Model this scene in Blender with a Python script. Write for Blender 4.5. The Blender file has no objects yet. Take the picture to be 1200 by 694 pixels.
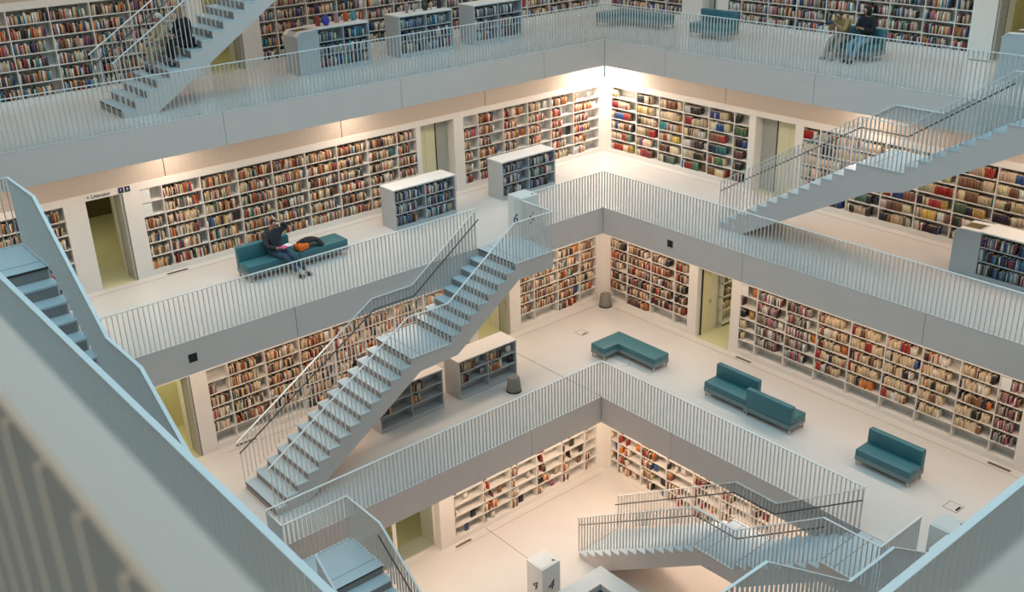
import bpy, bmesh, math, random
import numpy as np
from mathutils import Vector, Matrix
random.seed(7); rng = np.random.default_rng(7)
C = bpy.context.scene.collection
SC = bpy.context.scene

# ------------------------------------------------------------------ camera
FPX = 1197.613; YAW, PITCH, ROLL = 0.88384, -0.41645, -0.03131
CAM = Vector((-19.394, -19.4727, 18.0981))
fw = Vector((math.cos(PITCH)*math.cos(YAW), math.cos(PITCH)*math.sin(YAW), math.sin(PITCH)))
rt0 = fw.cross(Vector((0, 0, 1))).normalized(); up0 = rt0.cross(fw)
rt = rt0*math.cos(ROLL)+up0*math.sin(ROLL); up = up0*math.cos(ROLL)-rt0*math.sin(ROLL)
cd = bpy.data.cameras.new('camera'); cam = bpy.data.objects.new('camera', cd); C.objects.link(cam)
cam.matrix_world = Matrix(((rt.x, up.x, -fw.x, CAM.x), (rt.y, up.y, -fw.y, CAM.y), (rt.z, up.z, -fw.z, CAM.z), (0, 0, 0, 1)))
cd.sensor_width = 36; cd.lens = 36*FPX/1200; cd.clip_start = .05; cd.clip_end = 200
cd.dof.use_dof = True; cd.dof.focus_distance = 26; cd.dof.aperture_fstop = 5.6
SC.camera = cam

# ------------------------------------------------------------------ world, exposure, large lights
w = bpy.data.worlds.new('daylight'); SC.world = w; w.use_nodes = True
w.node_tree.nodes['Background'].inputs[0].default_value = (.62, .82, .95, 1)
w.node_tree.nodes['Background'].inputs[1].default_value = .5
vs = SC.view_settings; vs.view_transform = 'Standard'; vs.look = 'None'; vs.gamma = 1; vs.exposure = -0.07
vs.use_curve_mapping = False

def area(name, loc, sx, sy, power, col, rot=(0, 0, 0), spread=180):
    l = bpy.data.lights.new(name, 'AREA'); l.shape = 'RECTANGLE'; l.size = sx; l.size_y = sy
    l.energy = power; l.color = col; l.spread = math.radians(spread)
    o = bpy.data.objects.new(name, l); C.objects.link(o); o.location = loc; o.rotation_euler = rot
    return o
H = 4.17; T = .79; R = 1.1; CEN = -7.07
EDGE = {0: None, 1: -2.06, 2: .61, 3: 3.22, 4: 5.85}
NEAR = {1: -12.05, 2: -14.75, 3: -16.92, 4: -19.275}
WALL = {0: 0., 1: 2.65, 2: 4.85, 3: 7.6, 4: 10.3}
def nwall(k): return 2*CEN-WALL[k]
SKY = (.50, .83, 1.0)
area('skylight', (CEN, CEN, 22.5), 20, 20, 2400, SKY)
WARM = (1.0, .76, .58)
for k in range(4):
    zc = (k+1)*H-T-.06; wk = WALL[k]; ee = EDGE[k+1]
    d = (wk+ee)/2 if k else -1.3
    if k: d = wk-1.3
    L = wk-nwall(k)-1.5
    pw = (225, 215, 165, 150)[k]
    area('gallery_lamp', (CEN, d, zc), L, .5, pw, WARM)
    area('gallery_lamp', (d, CEN, zc), .5, L, pw, WARM)
area('corner_lamp', (WALL[2]-.75, WALL[2]-.75, 3*H-T-.05), .5, .5, 130, (1, .90, .78))
for u in (-5.2, -10.4, -15.5):
    area('wall_washer', (u, WALL[2]-.7, 3*H-T-.05), .5, .5, 26, (1, .82, .66)); area('wall_washer', (WALL[2]-.7, u, 3*H-T-.05), .5, .5, 26, (1, .82, .66))
area('top_gallery_lamp', (-22.8, -17.6, 20.6), 2.5, 2.5, 90, (1.0, .82, .60))
area('near_fill_light', (-18.6, -18.6, 4*H-T-.06), 1.2, 1.2, 45, (1.0, .84, .70))  # added fill for the near railing's bars, no fixture known there

# ------------------------------------------------------------------ materials
def mat(name, col, rough=.6, metal=0, noise=0, nscale=3., bump=0, bscale=60., col2=None):
    m = bpy.data.materials.new(name); m.use_nodes = True; nt = m.node_tree; b = nt.nodes['Principled BSDF']
    b.inputs['Base Color'].default_value = (*col, 1); b.inputs['Roughness'].default_value = rough
    b.inputs['Metallic'].default_value = metal
    if noise or bump:
        tc = nt.nodes.new('ShaderNodeTexCoord')
    if noise:
        n = nt.nodes.new('ShaderNodeTexNoise'); n.inputs['Scale'].default_value = nscale; n.inputs['Detail'].default_value = 5
        nt.links.new(tc.outputs['Object'], n.inputs['Vector'])
        r = nt.nodes.new('ShaderNodeMixRGB'); c2 = col2 or tuple(c*(1-noise) for c in col)
        r.inputs[1].default_value = (*c2, 1); r.inputs[2].default_value = (*[min(1, c*(1+noise*.4)) for c in col], 1)
        nt.links.new(n.outputs['Fac'], r.inputs[0]); nt.links.new(r.outputs[0], b.inputs['Base Color'])
    if bump:
        n2 = nt.nodes.new('ShaderNodeTexNoise'); n2.inputs['Scale'].default_value = bscale
        nt.links.new(tc.outputs['Object'], n2.inputs['Vector'])
        bp = nt.nodes.new('ShaderNodeBump'); bp.inputs['Strength'].default_value = bump; bp.inputs['Distance'].default_value = .01
        nt.links.new(n2.outputs['Fac'], bp.inputs['Height']); nt.links.new(bp.outputs[0], b.inputs['Normal'])
    return m
M = {}
M['wall'] = mat('wall_paint', (.80, .76, .71), .7, noise=.04)
M['case'] = mat('bookcase_white', (.78, .75, .70), .55, noise=.03)
M['floor'] = mat('poured_floor', (.70, .665, .63), .26, noise=.07, nscale=.8)
M['fascia'] = mat('fascia_paint', (.72, .615, .565), .65, noise=.06, nscale=2.)
M['ceil'] = mat('ceiling_paint', (.80, .77, .72), .8)
M['rail'] = mat('painted_steel', (.68, .67, .65), .42)
M['cap'] = mat('handrail_cap', (.80, .80, .79), .4)
M['grip'] = mat('dark_grip_rail', (.09, .085, .08), .4, metal=.3)
M['stair'] = mat('stair_paint', (.64, .57, .54), .6, noise=.04)
M['riser'] = mat('stair_riser_shaded', (.30, .28, .27), .6, noise=.1, nscale=6)  # risers coloured dark to carry their shade
M['tread'] = mat('stair_tread_sky_tint', (.52, .615, .655), .33, noise=.05)  # blue of the skylight put into the tread colour
M['strip'] = mat('nosing_strip', (.03, .03, .03), .5)
M['teal'] = mat('teal_leather', (.045, .165, .195), .42, noise=.15, nscale=4, bump=.15, bscale=90)
M['sofabase'] = mat('sofa_frame_panel', (.17, .23, .24), .5)
M['chrome'] = mat('brushed_steel', (.6, .58, .55), .3, metal=.9)
M['door'] = mat('yellow_green_paint', (.72, .68, .45), .6, noise=.05)
M['roomfloor'] = mat('yellow_green_floor', (.60, .57, .36), .4, noise=.08, nscale=1.2)
M['dark'] = mat('black_plastic', (.012, .012, .014), .5)
M['joint'] = mat('joint_line', (.10, .09, .08), .8)
M['brownpanel'] = mat('dark_brown_panel', (.13, .10, .04), .6, noise=.2)
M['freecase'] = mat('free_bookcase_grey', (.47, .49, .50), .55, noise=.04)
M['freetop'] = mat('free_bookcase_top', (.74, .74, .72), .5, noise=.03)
M['terminal'] = mat('terminal_white', (.74, .74, .72), .45)
M['ink'] = mat('navy_ink', (.02, .03, .09), .6)
M['pouf'] = mat('grey_felt', (.22, .21, .185), .9, bump=.3)
M['grille'] = mat('floor_grille', (.30, .27, .24), .6)
M['paper'] = mat('paper', (.74, .66, .52), .8)
M['jamb'] = mat('jamb_grey', (.40, .40, .35), .6)
def glass(name):
    m = bpy.data.materials.new(name); m.use_nodes = True; b = m.node_tree.nodes['Principled BSDF']
    b.inputs['Base Color'].default_value = (.85, .9, .85, 1); b.inputs['Roughness'].default_value = .03
    b.inputs['Transmission Weight'].default_value = 1; b.inputs['IOR'].default_value = 1.1
    return m
M['glass'] = glass('door_glass')
def perforated():
    m = mat('perforated_board_shaded', (.62, .52, .44), .8); nt = m.node_tree; b = nt.nodes['Principled BSDF']
    tc = nt.nodes.new('ShaderNodeTexCoord'); mp = nt.nodes.new('ShaderNodeMapping'); mp.inputs['Scale'].default_value = (6.5, 6.5, 6.5)
    v = nt.nodes.new('ShaderNodeTexVoronoi'); v.inputs['Randomness'].default_value = 0; v.inputs['Scale'].default_value = 1
    r = nt.nodes.new('ShaderNodeValToRGB'); r.color_ramp.elements[0].position = .22; r.color_ramp.elements[0].color = (.36, .28, .23, 1)
    r.color_ramp.elements[1].position = .32; r.color_ramp.elements[1].color = (.56, .48, .41, 1)  # board tone darkened, the band's shade is put into the colour
    nt.links.new(tc.outputs['Object'], mp.inputs[0]); nt.links.new(mp.outputs[0], v.inputs['Vector'])
    nt.links.new(v.outputs['Distance'], r.inputs[0]); nt.links.new(r.outputs[0], b.inputs['Base Color'])
    return m
M['perf'] = perforated()

# ------------------------------------------------------------------ helpers
class MB:
    def __init__(s): s.v = []; s.f = []; s.m = []
    def box(s, a, b, mi=0, taper=None):
        x0, y0, z0 = [min(p, q) for p, q in zip(a, b)]; x1, y1, z1 = [max(p, q) for p, q in zip(a, b)]
        n = len(s.v)
        s.v += [(x0, y0, z0), (x1, y0, z0), (x1, y1, z0), (x0, y1, z0), (x0, y0, z1), (x1, y0, z1), (x1, y1, z1), (x0, y1, z1)]
        s.f += [tuple(n+i for i in q) for q in ((0, 3, 2, 1), (4, 5, 6, 7), (0, 1, 5, 4), (1, 2, 6, 5), (2, 3, 7, 6), (3, 0, 4, 7))]
        s.m += [mi]*6; return s
    def prism(s, poly, axis, a, b, mi=0):
        """extrude a 2-D polygon (u,z) between a and b along the other horizontal axis; axis='x' -> u is x"""
        n = len(s.v); k = len(poly)
        for t in (a, b):
            for u, z in poly: s.v.append((u, t, z) if axis == 'x' else (t, u, z))
        s.f.append(tuple(range(n, n+k))[::-1]); s.f.append(tuple(range(n+k, n+2*k)))
        for i in range(k): j = (i+1) % k; s.f.append((n+i, n+j, n+k+j, n+k+i))
        s.m += [mi]*(k+2); return s
    def poly(s, pts, z0, z1, mi=0):
        n = len(s.v); k = len(pts)
        s.v += [(x, y, z0) for x, y in pts]+[(x, y, z1) for x, y in pts]
        s.f.append(tuple(range(n, n+k))[::-1]); s.f.append(tuple(range(n+k, n+2*k)))
        for i in range(k): j = (i+1) % k; s.f.append((n+i, n+j, n+k+j, n+k+i))
        s.m += [mi]*(k+2); return s
    def sweep(s, pts, r, seg=6, mi=0, flat=None):
        """tube (or flat bar w,h) through pts"""
        n0 = len(s.v); P = [Vector(p) for p in pts]
        for i, p in enumerate(P):
            d = (P[min(i+1, len(P)-1)]-P[max(i-1, 0)]).normalized()
            sd = d.cross(Vector((0, 0, 1)))
            sd = sd.normalized() if sd.length > 1e-4 else Vector((1, 0, 0)); u2 = sd.cross(d).normalized()
            if flat:
                a, b = flat
                for sx, sy in ((-1, -1), (1, -1), (1, 1), (-1, 1)): s.v.append(tuple(p+sd*sx*a/2+u2*sy*b/2))
            else:
                for k in range(seg):
                    t = 2*math.pi*k/seg; s.v.append(tuple(p+(sd*math.cos(t)+u2*math.sin(t))*r))
        sg = 4 if flat else seg
        for i in range(len(P)-1):
            for k in range(sg):
                a = n0+i*sg+k; b = n0+i*sg+(k+1) % sg; s.f.append((a, b, b+sg, a+sg)); s.m.append(mi)
        s.f.append(tuple(n0+k for k in range(sg))[::-1]); s.m.append(mi)
        s.f.append(tuple(n0+(len(P)-1)*sg+k for k in range(sg))); s.m.append(mi)
        return s
    def lathe(s, prof, c=(0, 0, 0), seg=20, mi=0):
        n0 = len(s.v)
        for r, z in prof:
            for k in range(seg):
                t = 2*math.pi*k/seg; s.v.append((c[0]+r*math.cos(t), c[1]+r*math.sin(t), c[2]+z))
        for i in range(len(prof)-1):
            for k in range(seg):
                a = n0+i*seg+k; b = n0+i*seg+(k+1) % seg; s.f.append((a, b, b+seg, a+seg)); s.m.append(mi)
        s.f.append(tuple(n0+k for k in range(seg))[::-1]); s.m.append(mi)
        s.f.append(tuple(n0+(len(prof)-1)*seg+k for k in range(seg))); s.m.append(mi)
        return s
    def mesh(s, name, mats, fix=True):
        me = bpy.data.meshes.new(name); me.from_pydata(s.v, [], s.f); me.update()
        for m in (mats if isinstance(mats, (list, tuple)) else [mats]): me.materials.append(m)
        me.polygons.foreach_set('material_index', s.m)
        if fix:
            bm = bmesh.new(); bm.from_mesh(me); bmesh.ops.recalc_face_normals(bm, faces=bm.faces); bm.to_mesh(me); bm.free()
        return me
    def build(s, name, mats, parent=None, loc=None, bevel=0, smooth=False):
        o = bpy.data.objects.new(name, s.mesh(name, mats)); C.objects.link(o)
        if parent: o.parent = parent
        if loc: o.location = loc
        if bevel:
            b = o.modifiers.new('bevel', 'BEVEL'); b.width = bevel; b.segments = 3; b.limit_method = 'ANGLE'
            for p in o.data.polygons: p.use_smooth = True
        if smooth:
            for p in o.data.polygons: p.use_smooth = True
        return o
def inst(name, me, parent=None, loc=(0, 0, 0), rz=0, scale=None):
    o = bpy.data.objects.new(name, me); C.objects.link(o); o.parent = parent; o.location = loc; o.rotation_euler = (0, 0, rz)
    if scale: o.scale = scale
    return o
def thing(name, label, cat, loc=(0, 0, 0), rz=0, group=None):
    o = bpy.data.objects.new(name, None); C.objects.link(o); o.location = loc; o.rotation_euler = (0, 0, rz); o.empty_display_size = .1
    o['label'] = label; o['category'] = cat
    if group: o['group'] = group
    return o
def tag(o, label, cat, group=None):
    o['label'] = label; o['category'] = cat
    if group: o['group'] = group
    return o
def struct(o): o['kind'] = 'structure'; return o
FL = {0: 'fourth', 1: 'fifth', 2: 'sixth', 3: 'seventh', 4: 'top'}   # storeys as the numbers on the pillars count them

# ------------------------------------------------------------------ floors, fascias, ceilings
def P(side, u, v, z, k):          # wall coordinates: u along the wall, v into the wall
    return (u, WALL[k]+v, z) if side == 'L' else (WALL[k]+v, u, z)
g = MB().box((nwall(0), nwall(0), -.3), (0, 0, 0)); g = struct(g.build('floor', M['floor']))
for k in range(1, 5):
    e, n, wo, wi = EDGE[k], NEAR[k], WALL[k]+.5, nwall(k)-.5
    z0, z1 = k*H-T, k*H
    s = MB()
    I = .03
    s.box((wi, e+I, z1-.06), (wo, wo, z1)); s.box((e+I, n-I, z1-.06), (wo, e+I, z1))
    s.box((wi, wi, z1-.06), (e+I, n-I, z1)); s.box((wi, n-I, z1-.06), (n-I, e+I, z1))
    fl = struct(s.build('floor', M['floor']))
    c = MB()
    c.box((wi, e+I, z0), (wo, wo, z0+.05)); c.box((e+I, n-I, z0), (wo, e+I, z0+.05))
    c.box((wi, wi, z0), (e+I, n-I, z0+.05)); c.box((wi, n-I, z0), (n-I, e+I, z0+.05))
    struct(c.build('ceiling', M['ceil']))
    # fascia panels, joint every 5.1 m from the corner side
    J = {3: [.72, -4.37, -9.43, -14.5], 2: [-4.46, -9.5], 1: [-4.6, -9.7], 4: [.5, -4.6, -9.7, -14.8]}[k]
    cuts = [e]+[j for j in J if n+.5 < j < e-.5]+[n]
    for a, b in zip(cuts[:-1], cuts[1:]):
        a2 = a-.006; b2 = b+.006
        for q in range(4):
            m = MB()
            if q == 0: m.box((b2, e, z0-.002), (a2, e+I+.02, z1-.004))
            if q == 1: m.box((e, b2, z0-.002), (e+I+.02, a2, z1-.004))
            if q == 2: m.box((b2, n, z0-.002), (a2, n-I-.02, z1-.004))
            if q == 3: m.box((n, b2, z0-.002), (n-I-.02, a2, z1-.004))
            m.build('fascia_panel', M['fascia'], fl)
    m = MB()   # slab core behind the panels
    for (a, b) in (((wi, e+.06), (wo, wo)), ((e+.06, wi), (wo, e+.06)), ((wi, wi), (e+.06, n-.06)), ((wi, n-.06), (n-.06, e+.06))):
        m.box((a[0], a[1], z0+.05), (b[0], b[1], z1-.06))
    m.build('slab_core', M['joint'], fl)
    if k == 2:
        for q in ((-12.08, 0), (-2.0, 1)):
            m = MB(); zz = 7.93
            if q[1] == 0: m.box((q[0]-.1, e-.006, zz-.1), (q[0]+.1, e+.02, zz+.1))
            else: m.box((e-.006, q[0]-.1, zz-.1), (e+.02, q[0]+.1, zz+.1))
            m.build('black_vent', M['dark'], fl)
# floor joints and cable hatches (thin inlays)
def inlay(name, a, b, z, mt=None): return MB().box((a[0], a[1], z), (b[0], b[1], z+.002)).build(name, mt or M['joint'], None)
for nm, a, b, z in (('trim_1', (-4.70, -3.1), (-4.685, 0), 0), ('trim_2', (-2.05, -2.06), (-2.035, 2.65), H), ('trim_3', (2.36, -12), (2.369, 2.36), H),
                    ('trim_4', (-11, 2.36), (2.36, 2.369), H), ('trim_5', (-14, 4.56), (4.56, 4.569), 2*H), ('trim_6', (4.56, -14), (4.569, 4.56), 2*H),
                    ('trim_7', (-6, -.27), (-.27, -.262), 0)):
    struct(inlay(nm, a, b, z))
def hatch(x, y, z, lab, rz=0):
    t = thing('floor_hatch', lab, 'floor hatch', (x, y, z), rz)
    m = MB(); q = .17
    for a, b in (((-q, -q), (q, -q+.012)), ((-q, q-.012), (q, q)), ((-q, -q), (-q+.012, q)), ((q-.012, -q), (q, q))): m.box((*a, 0), (*b, .004))
    m.build('frame', M['joint'], t)
    MB().box((-q+.012, -q+.012, 0), (q-.012, q-.012, .003)).build('lid', M['floor'], t)
    MB().box((-.1, -.14, .003), (.1, -.09, .006)).build('cable_slot', M['dark'], t)
hatch(.21, -10.99, H, 'square cable hatch in the pale floor beside the lone sofa at lower right')
hatch(.34, 1.22, H, 'square cable hatch in the floor left of the L-shaped bench', 0)

# ------------------------------------------------------------------ walls, bookcases, doors
ROW = .355; ZB = .145; ZT = ZB+6*ROW
CASES = [  # level, side, bay edges (left to right as seen), palette, fill, label
    (2, 'L', [-17.6, -16.6, -15.6, -14.6, -13.6, -12.95], 'multi', .9, 'built-in white bookcase left of the doorway behind the foreground stair'),
    (2, 'L', [-11.15, -10.58, -9.57, -8.56, -7.55, -6.55, -5.56, -4.56, -3.55, -2.86], 'warm', .93, 'long built-in white bookcase full of books behind the reading man'),
    (2, 'L', [-1.15, -.57, .44, 1.45, 2.44, 3.44, 4.63], 'corner', .66, 'built-in white bookcase left of the brightly lit corner, partly empty shelves'),
    (2, 'R', [4.53, 3.37, 2.37, 1.37, .34, -.63, -1.2], 'sets', .78, 'built-in white bookcase right of the brightly lit corner with red book sets'),
    (2, 'R', [-3.05, -3.62, -4.63, -5.64, -6.65, -7.66, -8.67, -9.68, -10.7, -11.7, -12.7], 'sets', .9, 'long built-in white bookcase of book sets behind the upper right staircase'),
    (1, 'L', [-11.1, -10.52, -9.5, -8.5, -7.5, -6.5, -5.5, -4.5, -3.5, -2.93], 'warm', .9, 'long built-in white bookcase behind the big middle staircase'),
    (1, 'L', [-.93, -.33, .67, 1.63, 2.36], 'warm', .85, 'short built-in white bookcase left of the pillar with the round grey stool'),
    (1, 'R', [2.33, 1.56, .54, -.44, -1.03], 'darkmix', .9, 'short built-in white bookcase right of the round grey stool'),
    (1, 'R', [-2.93, -3.53, -4.52, -5.53, -6.54, -7.55, -8.55, -9.55, -10.5, -11.15], 'cream', .85, 'long built-in white bookcase of pale books behind the teal sofas'),
    (0, 'L', [-5.76, -4.70, -3.69, -2.67, -1.65, -.69, -.2], 'sparse', .45, 'built-in white bookcase on the lowest floor right of the glass door, sparsely filled'),
    (0, 'R', [-.39, -.72, -1.68, -2.70, -3.7, -4.7, -5.7, -6.4], 'sparse', .5, 'built-in white bookcase on the lowest floor behind the bottom staircase'),
    (3, 'L', [-16.6, -15.6, -14.6, -13.6, -12.6, -11.6, -10.6, -9.6, -8.6, -8.1], 'multi', .95, 'long built-in bookcase at top left behind the top staircase'),
    (3, 'L', [-6.05, -5.5, -4.5, -3.5, -2.5, -1.5, -.5, .5, 1.5, 2.3], 'multi', .93, 'built-in bookcase at the top behind the free-standing shelf units'),
    (3, 'L', [2.9, 3.9, 4.9, 5.9, 6.9, 7.35], 'multi', .9, 'built-in bookcase at the top left of the far corner'),
    (3, 'R', [7.3, 6.5, 5.6, 4.7, 3.95], 'multi', .9, 'built-in bookcase at the top right of the far corner'),
    (3, 'R', [2.05, 1.5, .47, -.57, -1.6, -2.62, -3.65, -4.7, -5.6, -6.07], 'multi', .95, 'long built-in bookcase at top right behind the two seated people'),
]
DOORS = [ # level, side, u0, u1, kind, label
    (2, 'L', -12.45, -11.55, 'room'), (2, 'L', -2.72, -1.5, 'panel'), (2, 'R', -2.80, -1.42, 'panel2'),
    (1, 'L', -12.5, -11.5, 'room'), (1, 'L', -2.6, -1.35, 'room'), (1, 'R', -2.62, -1.35, 'open'),
    (0, 'L', -8.9, -6.25, 'glass'), (3, 'L', -7.65, -6.6, 'room'), (3, 'R', -7.7, -6.7, 'room'), (3, 'R', 2.45, 3.1, 'panel'),
]
def wbox(m, side, k, u0, u1, v0, v1, z0, z1, mi=0):
    a = P(side, u0, v0, z0, k); b = P(side, u1, v1, z1, k); m.box(a, b, mi)
for k in range(4):
    zf = k*H; zc = (k+1)*H-T if k < 4 else 0
    for side in 'LR':
        m = MB(); ops = []
        for c in CASES:
            if c[0] == k and c[1] == side: ops.append((min(c[2]), max(c[2]), ZB, ZT))
        for d in DOORS:
            if d[0] == k and d[1] == side: ops.append((d[2], d[3], 0, 2.28))
        ops.sort(); u = nwall(k)-.3
        end = WALL[k]+(.45 if side == 'L' else 0)
        for (a, b, z0, z1) in ops:
            wbox(m, side, k, u, a, 0, .45, zf, zf+2.45)
            if z0 > 0: wbox(m, side, k, a, b, 0, .45, zf, zf+z0)
            wbox(m, side, k, a, b, 0, .45, zf+z1, zf+2.45)
            u = b
        wbox(m, side, k, u, end, 0, .45, zf, zf+2.45)
        nm = 'wall_left' if side == 'L' else 'wall_right'
        wl = struct(m.build(nm, M['wall']))
        # upper band: perforated boards with a thin joint between them
        u = WALL[k]-.0; i = 0
        while u > nwall(k):
            u2 = max(u-5.09, nwall(k)); m = MB()
            wbox(m, side, k, u2+.012, u-.012, .03, .10, zf+2.45, zc)
            m.build('acoustic_board', M['perf'] , wl); u = u2
        m = MB(); wbox(m, side, k, nwall(k), WALL[k], .10, .45, zf+2.45, zc); m.build('backing', M['wall'], wl)
    for side in (0, 1):     # near walls, never seen from inside the photograph but they close the rooms
        m = MB(); n = nwall(k)
        if side == 0: m.box((n-.3, n-.3, zf), (n, WALL[k], zc))
        else: m.box((n, n-.3, zf), (WALL[k], n, zc))
        struct(m.build('wall_near', M['wall']))
for i, (a, b) in enumerate((((-24.7, 10.3), (10.6, 10.6)), ((10.3, -24.7), (10.6, 10.3)), ((-24.7, -24.7), (-24.44, 10.3)), ((-24.44, -24.7), (10.3, -24.44)))):
    struct(MB().box((*a, 4*H), (*b, 22.6)).build('wall_top', M['wall']))
struct(MB().box((-24.7, -24.7, 22.6), (10.6, 10.6, 22.8)).build('ceiling', M['ceil']))

BOOKS = []      # dict per book
def colour(pal):
    r = random.random()
    tbl = {
     'multi': [('cream', .22), ('white', .15), ('dark', .18), ('red', .06), ('blue', .10), ('brown', .09), ('orange', .07), ('teal', .06), ('pink', .04), ('grey', .03)],
     'warm': [('cream', .31), ('brown', .18), ('dark', .15), ('red', .07), ('orange', .08), ('white', .11), ('grey', .03), ('teal', .02), ('blue', .02), ('yellow', .02)],
     'darkmix': [('dark', .30), ('brown', .20), ('cream', .17), ('red', .12), ('grey', .09), ('white', .07), ('orange', .05)],
     'corner': [('cream', .28), ('red', .2), ('white', .15), ('orange', .09), ('brown', .09), ('dark', .07), ('yellow', .05), ('pink', .04), ('blue', .03)],
     'sets': [('cream', .36), ('red', .10), ('brown', .13), ('dark', .14), ('blue', .07), ('white', .10), ('yellow', .05), ('green', .03), ('teal', .02)],
     'cream': [('cream', .58), ('white', .13), ('brown', .10), ('dark', .07), ('red', .05), ('orange', .03), ('yellow', .02), ('blue', .02)],
     'grey': [('grey', .42), ('white', .18), ('dark', .14), ('brown', .14), ('pink', .12)],
     'sparse': [('brown', .22), ('cream', .2), ('white', .15), ('dark', .18), ('red', .15), ('orange', .10)],
     'cool': [('dark', .3), ('grey', .2), ('blue', .15), ('white', .14), ('teal', .08), ('red', .06), ('cream', .07)]}[pal]
    for n, p in tbl:
        r -= p
        if r < 0: return n
    return tbl[0][0]
BASE = {'cream': (.66, .52, .34), 'white': (.72, .68, .62), 'dark': (.03, .027, .03), 'red': (.36, .03, .025), 'blue': (.03, .08, .25), 'brown': (.22, .10, .05),
        'orange': (.62, .19, .04), 'teal': (.04, .22, .24), 'pink': (.48, .12, .18), 'grey': (.30, .28, .28), 'yellow': (.60, .38, .10), 'green': (.11, .17, .10)}
def shade(n):
    b = BASE[n]; f = random.uniform(.7, 1.25); return tuple(min(.85, max(.01, c*f+random.uniform(-.015, .015))) for c in b)
def fill_shelf(org, du, dv, width, clear, pal, fill, meta, depth=.2, start=0):
    """books along one shelf. org=world point of left front end, du=unit vector left to right, dv=into the case"""
    u = .01; lim = width*min(1, fill+random.uniform(-.18, .12)) - .01
    run = 0; col = None; n = 0; rh = 0
    while True:
        if run <= 0:
            if pal == 'sets' and random.random() < .45: run = random.randint(4, 11); col = colour(pal); rt_ = random.uniform(.026, .045); rh = random.uniform(.20, .255); same = shade(col)
            elif pal == 'cream' and random.random() < .2: run = random.randint(4, 8); col = colour(pal); rt_ = 0; same = None
            else: run = 1; col = colour(pal); rt_ = 0; same = None
            if pal != 'sets' and random.random() < .03: u += random.uniform(.03, .08)
        t = rt_ or random.choice((.016, .02, .024, .03, .036, .045)); h = rh if rt_ else random.uniform(.175, .265)
        if pal == 'sparse' and random.random() < .12: u += random.uniform(.1, .3)
        if u+t > lim: break
        BOOKS.append(dict(o=org, du=du, dv=dv, u=u, t=t-.0015, h=min(h, clear), d=random.uniform(.14, depth-.01), r=random.uniform(.01, .045),
                          lean=(random.uniform(-.02, .05) if random.random() < .12 else 0), c=tuple(x*random.uniform(.8, 1.1) for x in same) if same else shade(col), cn=col, meta=meta, n=n, flat=0))
        u += t; run -= 1; n += 1
    if width-u > .2 and random.random() < (.5 if pal in ('warm', 'multi', 'sparse') else .25):   # one book shown face out
        cn = colour('multi' if pal != 'cream' else 'corner'); f = random.uniform(.13, .18)
        BOOKS.append(dict(o=org, du=du, dv=dv, u=random.uniform(u+.02, width-f-.01), t=f, h=random.uniform(.2, .27), d=.03, r=.09, lean=0, c=shade(cn), cn=cn, meta=meta, n=n, flat=1))

for ci, (k, side, ed, pal, fill, lab) in enumerate(CASES):
    a, b = min(ed), max(ed); zf = k*H
    t = thing('wall_bookcase', lab, 'bookcase', P(side, a, 0, zf, k))
    ox, oy, oz = t.location
    def part(name, u0, u1, v0, v1, z0, z1, mt=None):
        m = MB(); p = P(side, u0, v0, zf+z0, k); q = P(side, u1, v1, zf+z1, k)
        m.box((p[0]-ox, p[1]-oy, p[2]-oz), (q[0]-ox, q[1]-oy, q[2]-oz)); return m.build(name, mt or M['case'], t)
    part('back_panel', a, b, .335, .35, ZB, ZT)
    part('side_panel', a, a+.02, .0, .335, ZB, ZT); part('side_panel', b-.02, b, .0, .335, ZB, ZT)
    for r in range(7):
        z = ZB+r*ROW; part('shelf_board', a+.02, b-.02, .004, .335, max(z-.012, ZB), min(z+.012, ZT))
    for e in ed[1:-1]:
        part('divider', e-.012, e+.012, .001, .335, ZB+.012, ZT-.012)
    sgn = 1 if side == 'L' else -1
    du = Vector((1, 0, 0)) if side == 'L' else Vector((0, -1, 0)); dv = Vector((0, 1, 0)) if side == 'L' else Vector((1, 0, 0))
    nb = len(ed)-1
    for i in range(nb):
        u0, u1 = ed[i], ed[i+1]
        for r in range(6):
            if k == 0 and r > 4: continue
            zz = zf+ZB+r*ROW+.012
            pl, fl_ = pal, fill
            if r == 0 and k == 1 and pal in ('cream', 'warm', 'darkmix'):
                if pal == 'cream': continue
                if random.random() < (.75 if k == 1 else .2): continue
            if ci == 8 and i in (1, 2, 8): pl = 'grey'
            if ci == 8 and i == 0:
                fl_ = .25
            if ci in (2, 3) and i in (0, 5) and r == 5: fl_ = .15
            if k == 0 and i == 0: fl_ = .2
            if ci in (1, 5) and i == 0 and r > 3: fl_ = .5 if r == 4 else 0.02
            org = Vector(P(side, u0, 0, zz, k))+du*.014
            fill_shelf(org, du, dv, abs(u1-u0)-.03, ROW-.03, pl, fl_, (ci, i, r, nb), .24)

# perspex-white shelf signs at the left ends of bookcases
def shelf_sign(ci, i, r, lab):
    k, side, ed = CASES[ci][:3]; u0 = ed[i]; zz = k*H+ZB+r*ROW+.014
    p = P(side, u0+(.02 if side == 'L' else -.02), .01, zz, k); q = P(side, u0+(.26 if side == 'L' else -.26), .03, zz+.31, k)
    m = MB().box(p, q); o = m.build('shelf_sign', M['terminal']); tag(o, lab, 'sign')
shelf_sign(1, 0, 5, 'white shelf sign at the top left end of the long bookcase behind the reading man')
shelf_sign(1, 0, 4, 'white shelf sign on the second shelf, left end of the bookcase behind the reading man')
shelf_sign(8, 0, 5, 'white shelf sign at the top left end of the bookcase behind the teal sofas')
shelf_sign(8, 8, 5, 'white shelf sign near the right end of the bookcase behind the teal sofas')
shelf_sign(6, 1, 5, 'white shelf sign in the short bookcase left of the round grey stool')

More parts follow.
